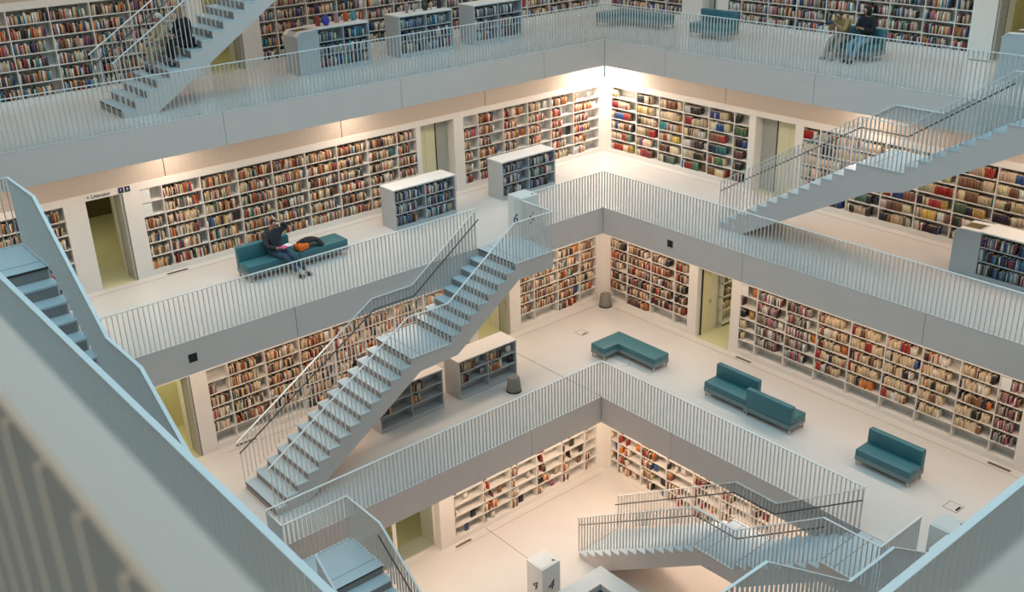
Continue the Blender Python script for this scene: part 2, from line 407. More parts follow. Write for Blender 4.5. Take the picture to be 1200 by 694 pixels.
# doors and the rooms behind them
dn = 0
for (k, side, u0, u1, kind) in DOORS:
    dn += 1; zf = k*H
    r = MB(); W2 = .45
    def B(m, ua, ub, va, vb, za, zb, mi=0): wbox(m, side, k, ua, ub, va, vb, zf+za, zf+zb, mi)
    D2 = 5.8 if (kind == 'room' and k == 2) else (1.8 if (k == 1 and u0 < -5) else 3.6); X = 1.0 if D2 < 5 else .4; X2 = 1.0 if D2 < 5 else 4.
    # recess lining and room
    m = MB(); B(m, u0-.0, u0-.06, .45, .95, 0, 2.5); B(m, u1, u1+.06, .45, .95, 0, 2.5); B(m, u0-.06, u1+.06, .45, .95, 2.28, 2.5)
    struct(m.build('trim_%d' % (dn+20), M['wall']))
    m = MB(); B(m, u0-X, u1+X2, .95, D2, -.02, .003, 0); struct(m.build('floor', M['roomfloor']))
    m = MB(); B(m, u0, u1, .0, .95, .0, .003, 0); struct(m.build('floor', M['roomfloor'] if kind != 'glass' else M['floor']))
    m = MB()
    B(m, u0-X, u1+X2, D2, D2+.1, 0, 2.9); B(m, u0-X-.1, u0-X, .95, D2, 0, 2.9); B(m, u1+X2, u1+X2+.1, .95, D2, 0, 2.9)
    B(m, u0-X, u0, .95, 1.0, 0, 2.9); B(m, u1, u1+X2, .95, 1.0, 0, 2.9); B(m, u0, u1, .95, 1.0, 2.28, 2.9)
    struct(m.build('wall_room', M['door']))
    m = MB(); B(m, u0-X, u1+X2, .95, D2, 2.9, 3.0); struct(m.build('ceiling', M['ceil']))
    lp = P(side, (u0+u1)/2, (2.2 if D2 > 2 else 1.35) if D2 < 5 else 3.0, zf+2.8, k)
    area('room_lamp', lp, 1., 1., (22, 26, 22, 11)[k] if kind != 'glass' else 8, (1, .95, .62))
    if kind == 'room' and k == 2:
        o = MB(); B(o, -11.08, -10.12, D2-.08, D2-.01, .01, 2.0)  # flat sheet painted dark, stands in for a dark doorway
        tag(o.build('dark_doorway', M['brownpanel']), 'flat dark panel for the dark opening in the far wall inside the left doorway', 'panel')
    if kind in ('panel', 'panel2'):
        t = thing('door_leaf', {'panel': 'closed yellow-green door beside the tall bookcase' if k == 2 else 'closed yellow-green door at the top beside the teal sofa', 'panel2': 'closed yellow-green door behind the foot of the right staircase'}[kind], 'door', P(side, u0, 0, zf, k))
        def pp(name, ua, ub, va, vb, za, zb, mt):
            m = MB(); p = P(side, ua, va, zf+za, k); q = P(side, ub, vb, zf+zb, k); l = t.location
            m.box((p[0]-l[0], p[1]-l[1], p[2]-l[2]), (q[0]-l[0], q[1]-l[1], q[2]-l[2])); return m.build(name, mt, t)
        f = 1 if side == 'L' else 0
        a, b = (u0, u0+(u1-u0)*.62) if f else (u0, u0+(u1-u0)*.6)
        lf = pp('leaf', a, (a+b)/2-.004, .36, .41, .01, 2.27, M['door']); pp('leaf', (a+b)/2+.004, b, .36, .41, .01, 2.27, M['door'])
        pp('frame', b, b+.03, .34, .42, 0, 2.27, M['dark'])
        pp('side_leaf', b+.03, u1-.002, .35, .42, 0, 2.27, M['jamb'])
        pp('handle', a+.08, a+.11, .31, .36, 1.0, 1.12, M['chrome']).parent = lf
    if kind == 'open':
        t = thing('door_leaf', 'open pale door leaf standing in the doorway left of the pale-book bookcase', 'door', P(side, u1, 0, zf, k))
        l = t.location
        m = MB(); m.box((.2, -.06, 0), (.62, -.02, 2.26)); lf = m.build('leaf', M['door'], t)
        MB().box((.18, -.064, 0), (.2, -.016, 2.26)).build('edge_strip', M['dark'], t)
        MB().box((.5, -.1, 1.0), (.58, -.06, 1.12)).build('handle', M['chrome'], lf)
        t = thing('room_bookcase', 'small bookcase inside the room behind the open door leaf', 'bookcase', (3.7, -1.2, zf), -math.pi/2)
        MB().box((-.05, 0, 0), (0, 1.6, 2.0)).build('back_panel', M['case'], t)
        for q in range(5): MB().box((0, 0, .1+q*.45), (.3, 1.6, .13+q*.45)).build('shelf_board', M['case'], t)
        for q in (.012, .8, 1.588): MB().box((0, q-.012, 0), (.3, q+.012, 2.0)).build('divider', M['case'], t)
        for q in range(1, 4): fill_shelf(Vector((3.72, -1.5, zf+.13+q*.45)), Vector((1, 0, 0)), Vector((0, 1, 0)), .76, .3, 'warm', .8, (90, 0, q, 1), .22)
    if kind == 'glass':
        t = thing('glass_door', 'double glass door with white frame on the lowest floor', 'door', P(side, u0, 0, zf, k)); l = t.location
        L = u1-u0
        for q in (0, L*.5-.05, L*.5+.01, L-.05): MB().box((q, .28, 0), (q+.05, .34, 2.26)).build('frame_post', M['wall'], t)
        MB().box((0, .28, 0), (L, .34, .05)).build('bottom_rail', M['wall'], t); MB().box((0, .28, 2.2), (L, .34, 2.26)).build('top_rail', M['wall'], t)
        for q in ((.05, L*.5-.05), (L*.5+.06, L-.05)): MB().box((q[0], .305, .05), (q[1], .315, 2.2)).build('pane', M['glass'], t)
        MB().box((L*.5-.09, .24, .95), (L*.5-.07, .28, 1.15)).build('handle', M['chrome'], t)
    if kind == 'room':
        # door leaf folded back against the reveal, dark hinge line
        t = thing('door_leaf', {(2, 'L'): 'open door leaf folded back beside the doorway under the two blue squares', (1, 'L'): 'open door leaf folded back left of the bookcase behind the middle staircase' if u0 < -5 else 'open door leaf folded back behind the low grey shelf unit by the middle stairs',
                                 (3, 'L'): 'open door leaf in the doorway at top left behind the stairs', (3, 'R'): 'open door leaf in the doorway at the top right edge'}[(k, side)], 'door', P(side, u1, 0, zf, k))
        if side == 'L':
            lf = MB().box((-.07, .03, 0), (-.02, .43, 2.26)).build('leaf', M['jamb'], t); MB().box((-.075, .43, 0), (-.015, .45, 2.26)).build('edge_strip', M['joint'], t)
            MB().box((-.1, .08, 1.0), (-.07, .14, 1.1)).build('handle', M['chrome'], lf)
        else:
            lf = MB().box((.03, -.07, 0), (.43, -.02, 2.26)).build('leaf', M['jamb'], t); MB().box((.43, -.075, 0), (.45, -.015, 2.26)).build('edge_strip', M['joint'], t)
            MB().box((.08, -.1, 1.0), (.14, -.07, 1.1)).build('handle', M['chrome'], lf)

def text(name, body, size, loc, rot, mt, parent=None, shear=0, ext=.004):
    c = bpy.data.curves.new(name, 'FONT'); c.body = body; c.size = size; c.extrude = ext; c.align_x = 'CENTER'; c.align_y = 'CENTER'; c.shear = shear
    tmp = bpy.data.objects.new('tmp', c); C.objects.link(tmp); bpy.context.view_layer.update()
    me = bpy.data.meshes.new_from_object(tmp); bpy.data.objects.remove(tmp); bpy.data.curves.remove(c); me.materials.clear(); me.materials.append(mt)
    o = bpy.data.objects.new(name, me); C.objects.link(o); o.location = loc; o.rotation_euler = rot; o.parent = parent
    return o
RL = (math.pi/2, 0, 0); RR = (math.pi/2, 0, -math.pi/2)     # text facing -y, text facing -x
t = thing('door_lettering', 'small dark lettering with two blue squares above the left doorway', 'sign', (-12.0, 4.845, 2*H+2.36))
text('lettering', '+ Literatur', .13, (-.12, 0, 0), RL, M['ink'], t)
for q in (.42, .58): MB().box((q-.065, -.006, -.06), (q+.065, 0, .08)).build('blue_square', M['ink'], t)
text('lettering', '7', .09, (.42, -.008, .01), RL, M['terminal'], t); text('lettering', '8', .09, (.58, -.008, .01), RL, M['terminal'], t)
tag(text('door_lettering', 'Literatur', .12, (-12.3, 2.644, H+2.37), RL, M['ink']), 'small dark lettering above the doorway left of the middle staircase', 'sign')
tag(text('door_lettering', 'WC', .09, (2.644, -2.0, H+2.37), RR, M['ink']), 'tiny dark lettering above the open doorway left of the pale-book bookcase', 'sign')
# floor grilles at the foot of walls
def grille(x, y, z, lab, rz=0):
    t = thing('floor_grille', lab, 'floor grille', (x, y, z), rz)
    MB().box((-.28, -.05, 0), (.28, .05, .004)).build('frame', M['grille'], t)
    for q in range(6): MB().box((-.26, -.042+q*.015, .004), (.26, -.036+q*.015, .007)).build('slat', M['joint'], t)
grille(-10.6, 4.7, 2*H, 'narrow floor grille below the bookcase behind the reading man')
grille(-10.4, 2.5, H, 'narrow floor grille below the bookcase left of the middle staircase')
grille(-5.6, -.15, 0, 'narrow floor grille at the lowest bookcase beside the glass door')
grille(2.5, -3.3, H, 'narrow floor grille below the left end of the pale-book bookcase', math.pi/2)
grille(2.5, -10.9, H, 'narrow floor grille below the right end of the pale-book bookcase', math.pi/2)
grille(7.45, -6.5, 3*H, 'narrow floor grille by the top right doorway', math.pi/2)

# ------------------------------------------------------------------ railings
BAR = MB().box((-.004, -.022, 0), (.004, .022, R-.01)).mesh('baluster', M['rail'])       # long side across the rail line
SP = .11
def railing(name, label, pts, group=None, grip=None, cap=.05, gn=99, sp=SP):
    """pts: base polyline (x,y,z of the foot of the balusters)"""
    t = thing(name, label, 'railing', pts[0], 0, group); o = Vector(pts[0])
    tp = [Vector(p)-o+Vector((0, 0, R)) for p in pts]
    MB().sweep(tp, 0, flat=(cap, .014)).build('top_rail', M['cap'], t)
    n = 0
    for a, b in zip(pts[:-1], pts[1:]):
        a = Vector(a); b = Vector(b); hd = Vector((b.x-a.x, b.y-a.y)); L = hd.length
        if L < .01: continue
        rz = math.atan2(hd.y, hd.x); cnt = max(1, round(L/sp))
        for i in range(cnt):
            q = a.lerp(b, (i+.5)/cnt)-o
            if n < 300: inst('baluster', BAR, t, q, rz)
            n += 1
        if abs(a.z-b.z) < 1e-3: MB().sweep([a-o+Vector((0, 0, .008)), b-o+Vector((0, 0, .008))], 0, flat=(.045, .012)).build('base_rail', M['cap'], t)
    if grip:
        side, = grip,
        MB().sweep([p-Vector((0, 0, .27))+side for p in tp[:gn]], .016, 8).build('grip_rail', M['grip'], t)
    return t
def lev(k): return k*H
I2 = .02
# level 1 (fifth storey ring, lowest gallery)
e = EDGE[1]+I2; n = NEAR[1]-I2
railing('gallery_railing', 'lowest gallery railing running left from the far corner', [(e, e, lev(1)), (n, e, lev(1)), (n, -2.77, lev(1))])
railing('gallery_railing', 'lowest gallery railing running right from the far corner', [(e, e, lev(1)), (e, -10.09, lev(1))])
railing('gallery_railing', 'short lowest gallery railing at the bottom right beside the white terminal', [(e, -12.02, lev(1)), (e, n, lev(1)), (-3.0, n, lev(1))])
# level 2
e = EDGE[2]+I2; n = NEAR[2]-I2
railing('gallery_railing', 'middle gallery railing in front of the reading man', [(-4.05, e, lev(2)), (n, e, lev(2)), (n, -8, lev(2))])
railing('gallery_railing', 'middle gallery railing from the number 6 pillar to the far corner', [(e, e, lev(2)), (-2.15, e, lev(2))])
railing('gallery_railing', 'middle gallery railing running right from the far corner', [(e, e, lev(2)), (e, -13.5, lev(2))])
# level 3
e = EDGE[3]+I2; n = NEAR[3]
railing('gallery_railing', 'upper gallery railing running left from the far corner', [(e, e, lev(3)), (-15.2, e, lev(3))])
railing('gallery_railing', 'upper gallery railing running right from the far corner', [(e, e, lev(3)), (e, -10.09, lev(3))])
railing('foreground_railing', 'long foreground railing with pale blue cap crossing the lower left', [(n-.03, -3.9, lev(3)), (n-.03, n+.03, lev(3))], cap=.062)
railing('foreground_railing', 'foreground railing with pale blue cap crossing the lower right corner', [(n, n, lev(3)), (1.6, n, lev(3))], cap=.062)
# level 4: the railing the photographer leans over
n = -19.265; ny = -19.335
railing('nearest_railing', 'blurred nearest railing with thick pale cap in the lower left corner', [(n, -12, lev(4)), (n, ny, lev(4))], cap=.034, sp=.068)
railing('nearest_railing', 'blurred nearest railing cap in the lower right corner', [(n+.05, ny, lev(4)), (-12, ny, lev(4))], cap=.034, sp=.068)

# ------------------------------------------------------------------ staircases
RISE = H/22; RUN = .304; SM0 = 14*RUN-RUN; S_MID0 = 13*RUN; S_MID1 = S_MID0+1.23; S_TOP = S_MID1+7*RUN; S_END = S_TOP+1.28
TREAD = {}
def staircase(label, zf, axis, foot, direction, t0, t1, topext=0, sof=((7.4, H-.47), (5.35, 2.27), (4.2, 2.22), (.8, 0))):
    """axis 'x'/'y' = run direction; foot = coordinate of first riser; direction +1/-1 ascending; t0 outer edge, t1 inner (gallery) edge"""
    st = thing('staircase', label, 'staircase', (0, 0, 0))
    def S(s, t, z): return (foot+direction*s, t, zf+z) if axis == 'x' else (t, foot+direction*s, zf+z)
    def U(s): return foot+direction*s
    top = []
    z = 0; s = 0
    pts = [(0, 0)]
    for i in range(14): z += RISE; pts += [(i*RUN, z-.03), ((i+1)*RUN if i < 13 else S_MID1, z-.03)]
    for j in range(8): z += RISE; pts += [(S_MID1+j*RUN, z-.03), (S_MID1+(j+1)*RUN if j < 7 else S_END+topext, z-.03)]
    pts += [(S_END+topext, H-.45), *sof]
    poly = [(U(a), zf+b) for a, b in pts]
    m = MB(); m.prism(poly, axis, t0, t1)
    body = m.build('stair_body', M['stair'], st)
    # riser faces, treads
    w0, w1 = min(t0, t1), max(t0, t1)
    key = (axis, direction, round(w1-w0, 3))
    if key not in TREAD:
        a = MB(); s1 = RUN*direction
        if axis == 'x': a.box((-.015*direction, 0, -.03), (s1, w1-w0+.02, 0))
        else: a.box((0, -.015*direction, -.03), (w1-w0+.02, s1, 0))
        b = MB()
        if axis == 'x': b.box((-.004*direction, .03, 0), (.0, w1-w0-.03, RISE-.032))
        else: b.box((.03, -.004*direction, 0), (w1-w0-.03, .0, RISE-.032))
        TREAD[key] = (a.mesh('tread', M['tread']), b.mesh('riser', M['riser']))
    tm, rm = TREAD[key]
    z = 0
    for i in range(22):
        s = i*RUN if i < 14 else S_MID1+(i-14)*RUN
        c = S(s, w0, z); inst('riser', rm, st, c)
        z += RISE
        if i in (13, 21):
            se = S_MID1 if i == 13 else S_END+topext
            p = S(s-.015, w0-.01, z-.03); q = S(se, w1+.01, z)
            MB().box(p, q).build('landing_plate', M['tread'], st)
            p = S(s+.30, w0, z); q = S(s+.312, w1, z+.0015); MB().box(p, q).build('joint_strip', M['joint'], st)
        else:
            inst('tread', tm, st, S(s, w0-.01, z))
        if i in (0, 13, 14, 21):
            p = S(s-.017, w0+.02, z-.03); q = S(s-.004, w1-.02, z+.001); MB().box(p, q).build('nosing_strip', M['strip'], st)
    return st, S
def stair_rails(S, t0, t1, lo, li, sin, ext_side=True, end=S_END, grips='oi'):
    d = .03*(1 if t1 > t0 else -1)
    lift = RISE
    prof = [(-.06, lift), (S_MID0-.02, 14*RISE), (S_MID1-.05, 14*RISE), (S_TOP-.02, H)]
    gi = .07*(1 if t1 > t0 else -1)
    gv = Vector((0, gi, 0)) if sin == 'x' else Vector((gi, 0, 0))
    a = [S(s, t0-d*.0, z) for s, z in prof]+[S(end, t0, H)]
    if ext_side: a.append(S(end, t1, H))
    railing('stair_railing', lo, a, grip=gv if 'o' in grips else None, gn=4)
    b = [S(s, t1, z) for s, z in prof]
    railing('stair_railing', li, b, grip=-gv if 'i' in grips else None)
# 8->7 top left
st, S = staircase('top left grey staircase landing on the upper gallery', 3*H, 'x', -11.35, 1, 4.3, 5.85)
stair_rails(S, 4.3, 5.85, 'void-side railing of the top left staircase', 'wall-side railing of the top left staircase', 'x', grips='i')
# 7->6 right
st, S = staircase('upper right grey staircase coming down to the middle gallery', 2*H, 'y', -2.79, -1, 1.67, 3.2, sof=((7.9, H-.45), (5.2, 2.2), (4.4, 2.02), (.75, 0)))
stair_rails(S, 1.67, 3.2, 'void-side railing of the upper right staircase', 'gallery-side railing of the upper right staircase', 'y', grips='o')
# 6->5 middle
st, S = staircase('big middle grey staircase with number 6 pillar at its head', 1*H, 'x', -11.35, 1, -.94, .59)
MB().box((-2.765, .245, 2*H-.3), (-2.165, .6, 2*H-.001)).build('pillar_bracket', M['stair'], st)
stair_rails(S, -.94, .59, 'void-side railing of the big middle staircase', 'gallery-side railing of the big middle staircase', 'x', grips='i')
# 5->4 bottom
st, S = staircase('bottom right grey staircase reaching the lowest floor', 0, 'y', -2.80, -1, -3.61, -2.08)
MB().box((-2.305, -12.26, H-.3), (-2.07, -11.66, H-.001)).build('pillar_bracket', M['stair'], st)
stair_rails(S, -3.61, -2.08, 'void-side railing of the bottom right staircase', 'gallery-side railing of the bottom right staircase', 'y')
# opposite twins
st, S = staircase('foreground staircase with blue treads at the left edge', 2*H, 'y', -11.35, 1, -15.69, -16.85)
stair_rails(S, -15.69, -16.85, 'plate-like railing of the left foreground staircase in front of the doorway', 'hidden side railing of the left foreground staircase', 'y', grips='')
st, S = staircase('lower left staircase whose blue landing shows behind the foreground railing', 0, 'y', -11.35, 1, -10.5, -12.03)
stair_rails(S, -10.5, -12.03, 'right-hand railing of the lower left staircase', 'left-hand railing of the lower left staircase', 'y')
st, S = staircase('near staircase at the bottom edge left of the right foreground railing', H, 'x', -2.80, -1, -13.2, -14.73)
stair_rails(S, -13.2, -14.73, 'sloping railing rising from the bottom edge in front of the lower stairs', 'far-side railing of the bottom edge staircase', 'x', grips='')

# ------------------------------------------------------------------ free-standing bookcases
def free_case(label, level, side, u0, u1, f, depth, desk=0., rows=3, pal='cool', fill=.85, hgt=1.15):
    """front at f (towards the void); u0<u1 along the wall; bays 2"""
    z = level*H; L = u1-u0
    # local frame: +a left-to-right as seen, b = into the gallery
    t = thing('free_bookcase', label, 'bookcase', (u0, f, z) if side == 'L' else (f, u1, z), 0 if side == 'L' else -math.pi/2)
    def loc(a0, b0, z0, a1, b1, z1, name, mt, bevel=0):
        return MB().box((a0, b0, z0), (a1, b1, z1)).build(name, mt, t)
    d = depth
    g = M['freecase']
    if desk:
        m = MB(); m.prism([(0, 0), (desk, 0), (desk, hgt), (.12, hgt-.02), (0, hgt-.12)], 'x', 0, d); td = m.build('terminal_desk', g, t)
        m = MB(); m.prism([(.13, hgt-.018), (desk-.12, hgt+.002), (desk-.12, hgt+.012), (.13, hgt-.008)], 'x', d*.25, d*.75); m.build('screen', M['brownpanel'], td)
        m = MB(); m.prism([(-.012, hgt-.13), (.12, hgt-.02), (desk+.0, hgt+.0), (desk, hgt+.02), (.11, hgt), (-.012, hgt-.11)], 'x', -.012, d*.23); m.build('desk_edge', M['freetop'], td)
        m = MB(); m.prism([(-.012, hgt-.13), (.12, hgt-.02), (desk+.0, hgt+.0), (desk, hgt+.02), (.11, hgt), (-.012, hgt-.11)], 'x', d*.77, d+.012); m.build('desk_edge', M['freetop'], td)
    a = desk
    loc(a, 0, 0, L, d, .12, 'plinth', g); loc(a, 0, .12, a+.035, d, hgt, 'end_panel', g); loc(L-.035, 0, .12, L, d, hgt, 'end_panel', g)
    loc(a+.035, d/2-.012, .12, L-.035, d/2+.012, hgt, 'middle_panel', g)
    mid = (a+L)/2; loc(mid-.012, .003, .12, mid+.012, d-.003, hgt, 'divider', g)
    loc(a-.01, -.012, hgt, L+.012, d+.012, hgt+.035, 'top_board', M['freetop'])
    rh = (hgt-.12)/rows
    for r in range(rows):
        z0 = .12+r*rh
        if r: loc(a+.035, .004, z0-.012, L-.035, d-.004, z0+.012, 'shelf_board', g)
        for i in range(2):
            us = a+.037 if i == 0 else mid+.014; ue = mid-.014 if i == 0 else L-.037
            if fill < .6 and r == 0: continue
            o = t.matrix_basis @ Vector((0, 0, 0))
            org = Vector((u0+us, f, z+z0+.012)) if side == 'L' else Vector((f, u1-us, z+z0+.012))
            du = Vector((1, 0, 0)) if side == 'L' else Vector((0, -1, 0)); dv = Vector((0, 1, 0)) if side == 'L' else Vector((1, 0, 0))
            fill_shelf(org, du, dv, ue-us, rh-.03, pal, fill, (100, i, r, 2), min(.24, d/2-.02))
    return t
free_case('free-standing grey shelf unit with sloping screen desk at top left', 3, 'L', -6.05, -3.78, 5.5, .75, desk=.62)
free_case('second free-standing grey shelf unit from the left on the upper gallery', 3, 'L', -2.76, -.86, 5.5, .75)
free_case('third free-standing grey shelf unit from the left on the upper gallery', 3, 'L', -.05, 1.87, 5.5, .75)
free_case('free-standing grey shelf unit right of the reading man with pale top', 2, 'L', -4.87, -2.76, 3.2, .68)
free_case('free-standing grey shelf unit nearest the bright corner on the middle gallery', 2, 'L', -1.07, 1.05, 3.15, .68)
free_case('grey shelf unit with sloping desk at the right edge, middle gallery', 2, 'R', -12.2, -8.6, 3.2, .72, desk=.62)
free_case('blue-grey shelf unit with desk at the top right edge', 3, 'R', -11.0, -7.95, 5.42, .75, desk=.75)
free_case('low grey shelf unit with empty bottom shelf right of the middle staircase', 1, 'L', -5.02, -2.98, .42, .68, pal='warm', fill=.5)
free_case('low grey shelf unit half hidden beneath the middle staircase', 1, 'L', -7.6, -5.56, .42, .68, pal='warm', fill=.5)

# ------------------------------------------------------------------ books as geometry
FREEMETA = 100
def corners(b):
    o, du, dv = b['o'], b['du'], b['dv']; z = Vector((0, 0, 1))
    p0 = o+du*b['u']+dv*b['r']; a = du*b['t']; c = dv*b['d']; h = z*b['h']; l = du*b['lean']
    return [p0, p0+a, p0+a+c, p0+c, p0+h+l, p0+a+h+l, p0+a+c+h+l, p0+c+h+l]
cand = []
for i, b in enumerate(BOOKS):
    ci, bay, r, nb = b['meta']
    ok = (ci == 8 and bay >= 4) or (ci == 1 and bay <= 2) or (ci == 5 and bay <= 1)
    if ok:
        p = b['o']+b['du']*b['u']; d = (p-CAM).length
        cand.append((b['t']*b['h']/d/d, i))
cand.sort(reverse=True); single = {i for _, i in cand[:300]}
ORD = ['1st', '2nd', '3rd']+['%dth' % i for i in range(4, 60)]
ROWN = ['bottom', 'second-lowest', 'third-lowest', 'third', 'second', 'top']
WHERE = {8: 'pale-book bookcase behind the sofas', 1: 'bookcase behind the reading man', 5: 'bookcase left of the middle staircase'}
BM = {}
def book_mesh(cn):
    if cn in BM: return BM[cn]
    mt = mat('cover_'+cn, BASE[cn], .55, noise=.1, nscale=5)
    m = MB()   # unit book: x thickness 0..1, y depth 0..1, z height 0..1 ; two boards, spine, page block set back
    m.box((0, 0, 0), (.1, 1, 1), 0); m.box((.9, 0, 0), (1, 1, 1), 0); m.box((.1, 0, 0), (.9, .06, 1), 0); m.box((.1, .06, .02), (.9, .96, .975), 1)
    BM[cn] = m.mesh('book', [mt, M['paper']], fix=False); return BM[cn]
for i in sorted(single):
    b = BOOKS[i]; ci, bay, r, nb = b['meta']
    o = bpy.data.objects.new('book', book_mesh(b['cn'])); C.objects.link(o)
    du, dv = b['du'], b['dv']; p = b['o']+du*b['u']+dv*b['r']
    if b['dv'].y > .5: rot = 0
    else: rot = -math.pi/2
    o.location = p; o.rotation_euler = (0, 0, rot); o.scale = (b['t'], b['d'], b['h'])
    th = 'face-out' if b['flat'] else ('slim' if b['t'] < .025 else ('thick' if b['t'] > .038 else 'upright'))
    bayn = ORD[bay] if bay < nb-3 else {nb-1: 'last', nb-2: 'second-last', nb-3: 'third-last'}[bay]
    tag(o, '%s %s book, %s from left, %s shelf, %s bay, %s' % (th, b['cn'], ORD[b['n']], ROWN[r], bayn, WHERE[ci]), 'book',
        'books in the '+WHERE[ci])
rest = [b for i, b in enumerate(BOOKS) if i not in single]
V = np.empty((len(rest)*8, 3), np.float32); COL = np.empty((len(rest), 6, 4, 4), np.float32)
for j, b in enumerate(rest):
    for q, c in enumerate(corners(b)): V[j*8+q] = c
    COL[j, :, :, :3] = b['c']; COL[j, :, :, 3] = 1
    if not b['flat']: COL[j, 1, :, :3] = (.60, .50, .38)
FQ = np.array([(0, 3, 2, 1), (4, 5, 6, 7), (0, 1, 5, 4), (1, 2, 6, 5), (2, 3, 7, 6), (3, 0, 4, 7)], np.int32)
F = (FQ[None]+np.arange(len(rest), dtype=np.int32)[:, None, None]*8).reshape(-1)
me = bpy.data.meshes.new('books'); me.vertices.add(len(V)); me.vertices.foreach_set('co', V.reshape(-1))
me.loops.add(len(F)); me.loops.foreach_set('vertex_index', F)
npoly = len(rest)*6; me.polygons.add(npoly); me.polygons.foreach_set('loop_start', np.arange(npoly, dtype=np.int32)*4)
me.update(calc_edges=True)
ca = me.color_attributes.new('Col', 'FLOAT_COLOR', 'CORNER'); ca.data.foreach_set('color', COL.reshape(-1))
bmtl = mat('book_covers', (.5, .4, .3), .55); nt = bmtl.node_tree; at = nt.nodes.new('ShaderNodeAttribute'); at.attribute_name = 'Col'
nt.links.new(at.outputs['Color'], nt.nodes['Principled BSDF'].inputs['Base Color'])
me.materials.append(bmtl)
bo = bpy.data.objects.new('books', me); C.objects.link(bo); bo['kind'] = 'stuff'
tag(bo, 'rows of many-coloured books filling the farther shelves on every floor', 'books')

# ------------------------------------------------------------------ sofas, stools, terminals
def sofa(label, x, y, z, L, rz, back=True, D=.65):
    """local: length along x 0..L, seat front at y=0, back at y=D"""
    t = thing('sofa' if back else 'bench', label, 'sofa' if back else 'bench', (x, y, z), rz)
    MB().box((0, 0, .14), (L, D, .27)).build('frame', M['sofabase'], t, bevel=.008)
    MB().box((0, 0, .272), (L, D-(.16 if back else 0), .43)).build('seat_cushion', M['teal'], t, bevel=.022)
    if back: MB().box((0, D-.16, .272), (L, D, .80)).build('backrest', M['teal'], t, bevel=.025)
    for a in (.04, L-.04):
        for b in (.04, D-.04): MB().box((a-.018, b-.018, 0), (a+.018, b+.018, .14)).build('leg', M['chrome'], t)
    return t
sofa('teal sofa with backrest under the man reading on the middle gallery', -9.6, 2.65, 2*H, 1.42, 0)
sofa('teal backless bench joined to the right of the reading man\'s sofa', -8.17, 2.65, 2*H, 1.42, 0, back=False)
sofa('teal sofa facing the void, left one of the joined pair on the lower right gallery', .05, -3.88, H, 1.40, -math.pi/2)
sofa('teal sofa turned with its back to the void, right one of the joined pair', .66, -6.72, H, 1.42, math.pi/2)
sofa('lone teal sofa nearest the bottom right on the lower gallery', .09, -8.52, H, 1.42, -math.pi/2)
sofa('teal sofa at the top beside the yellow-green door', 5.28, 1.62, 3*H, 1.38, -math.pi/2)
sofa('teal sofa at top right with two seated people', 5.35, -3.2, 3*H, 1.42, -math.pi/2)
def lbench(label, pts, z, legs):
    t = thing('corner_bench', label, 'bench', (pts[0][0], pts[0][1], z)); q = [(a-pts[0][0], b-pts[0][1]) for a, b in pts]
    MB().poly(q, .14, .27).build('frame', M['sofabase'], t, bevel=.008); MB().poly(q, .272, .43).build('seat_cushion', M['teal'], t, bevel=.022)
    for a, b in legs: MB().box((a-pts[0][0]-.018, b-pts[0][1]-.018, 0), (a-pts[0][0]+.018, b-pts[0][1]+.018, .14)).build('leg', M['chrome'], t)
lbench('teal L-shaped backless bench near the lower gallery corner', [(-.56, -.66), (0, -.66), (0, -2.1), (.62, -2.1), (.62, -.1), (-.56, -.1)], H,
       [(-.52, -.62), (-.52, -.14), (.04, -2.06), (.58, -2.06), (.58, -.14)])
lbench('teal L-shaped backless bench at the far corner of the upper gallery', [(4.85, 4.7), (5.55, 4.7), (5.55, 3.0), (6.17, 3.0), (6.17, 5.3), (4.85, 5.3)], 3*H,
       [(4.89, 4.74), (4.89, 5.26), (5.59, 3.04), (6.13, 3.04), (6.13, 5.26)])
# power cable under the L bench
m = MB(); m.sweep([(-.1, -1.25, H+.01), (-.25, -1.3, H+.01), (-.35, -1.15, H+.01), (-.25, -1.02, H+.01), (-.05, -1.1, H+.012), (.2, -1.0, H+.02), (.3, -1.0, H+.14)], .008, 6)
tag(m.build('power_cable', M['cap'], smooth=True), 'white power cable curling on the floor under the L-shaped bench', 'cable')
def pouf(label, x, y, z):
    t = thing('round_stool', label, 'stool', (x, y, z))
    MB().lathe([(.205, .03), (.21, .06), (.17, .40), (.16, .43), (.13, .445), (.0001, .445)], seg=28).build('felt_body', M['pouf'], t, smooth=True)
    MB().lathe([(.215, 0), (.22, .015), (.215, .035)], seg=28).build('base_ring', M['dark'], t)
    MB().lathe([(.03, .445), (.03, .46), (.0001, .46)], seg=12).build('button', M['chrome'], t)
pouf('round grey felt stool standing in the corner by the white pillar', 2.28, 2.14, H)
pouf('round grey felt stool on the floor right of the low shelf unit', -3.58, -.15, H)
def terminal(label, x, y, z, h, num, w=.62, faces=((0, 1)), hgt=1.15):
    t = thing('number_pillar', label, 'terminal', (x, y, z))
    m = MB(); m.box((0, 0, 0), (w, w, hgt)); m.build('body', M['terminal'], t, bevel=.012)
    m = MB(); m.box((.06, .06, hgt), (w-.06, w-.06, hgt+.006)); sp_ = m.build('screen_plate', M['freetop'], t)
    MB().box((w-.16, .1, hgt+.006), (w-.1, .16, hgt+.012)).build('button', M['dark'], sp_)
    if num:
        text('numeral', num, .42, (w*.45, -.003, .52 if hgt > .9 else .3), RL, M['ink'], t, shear=.25)
        text('numeral', num, .42, (-.003, w*.5, .52 if hgt > .9 else .3), RR, M['ink'], t, shear=.25)
    return t
terminal('white pillar with dark numeral 4 on the lowest floor', -5.68, -3.62, 0, 1.15, '4')
terminal('white pillar with dark numeral 6 at the head of the middle staircase', -2.77, .25, 2*H, 1.15, '6', w=.6)
terminal('white terminal pillar half hidden behind the lower right foreground railing', -2.3, -12.25, H, 1.15, None, w=.58)
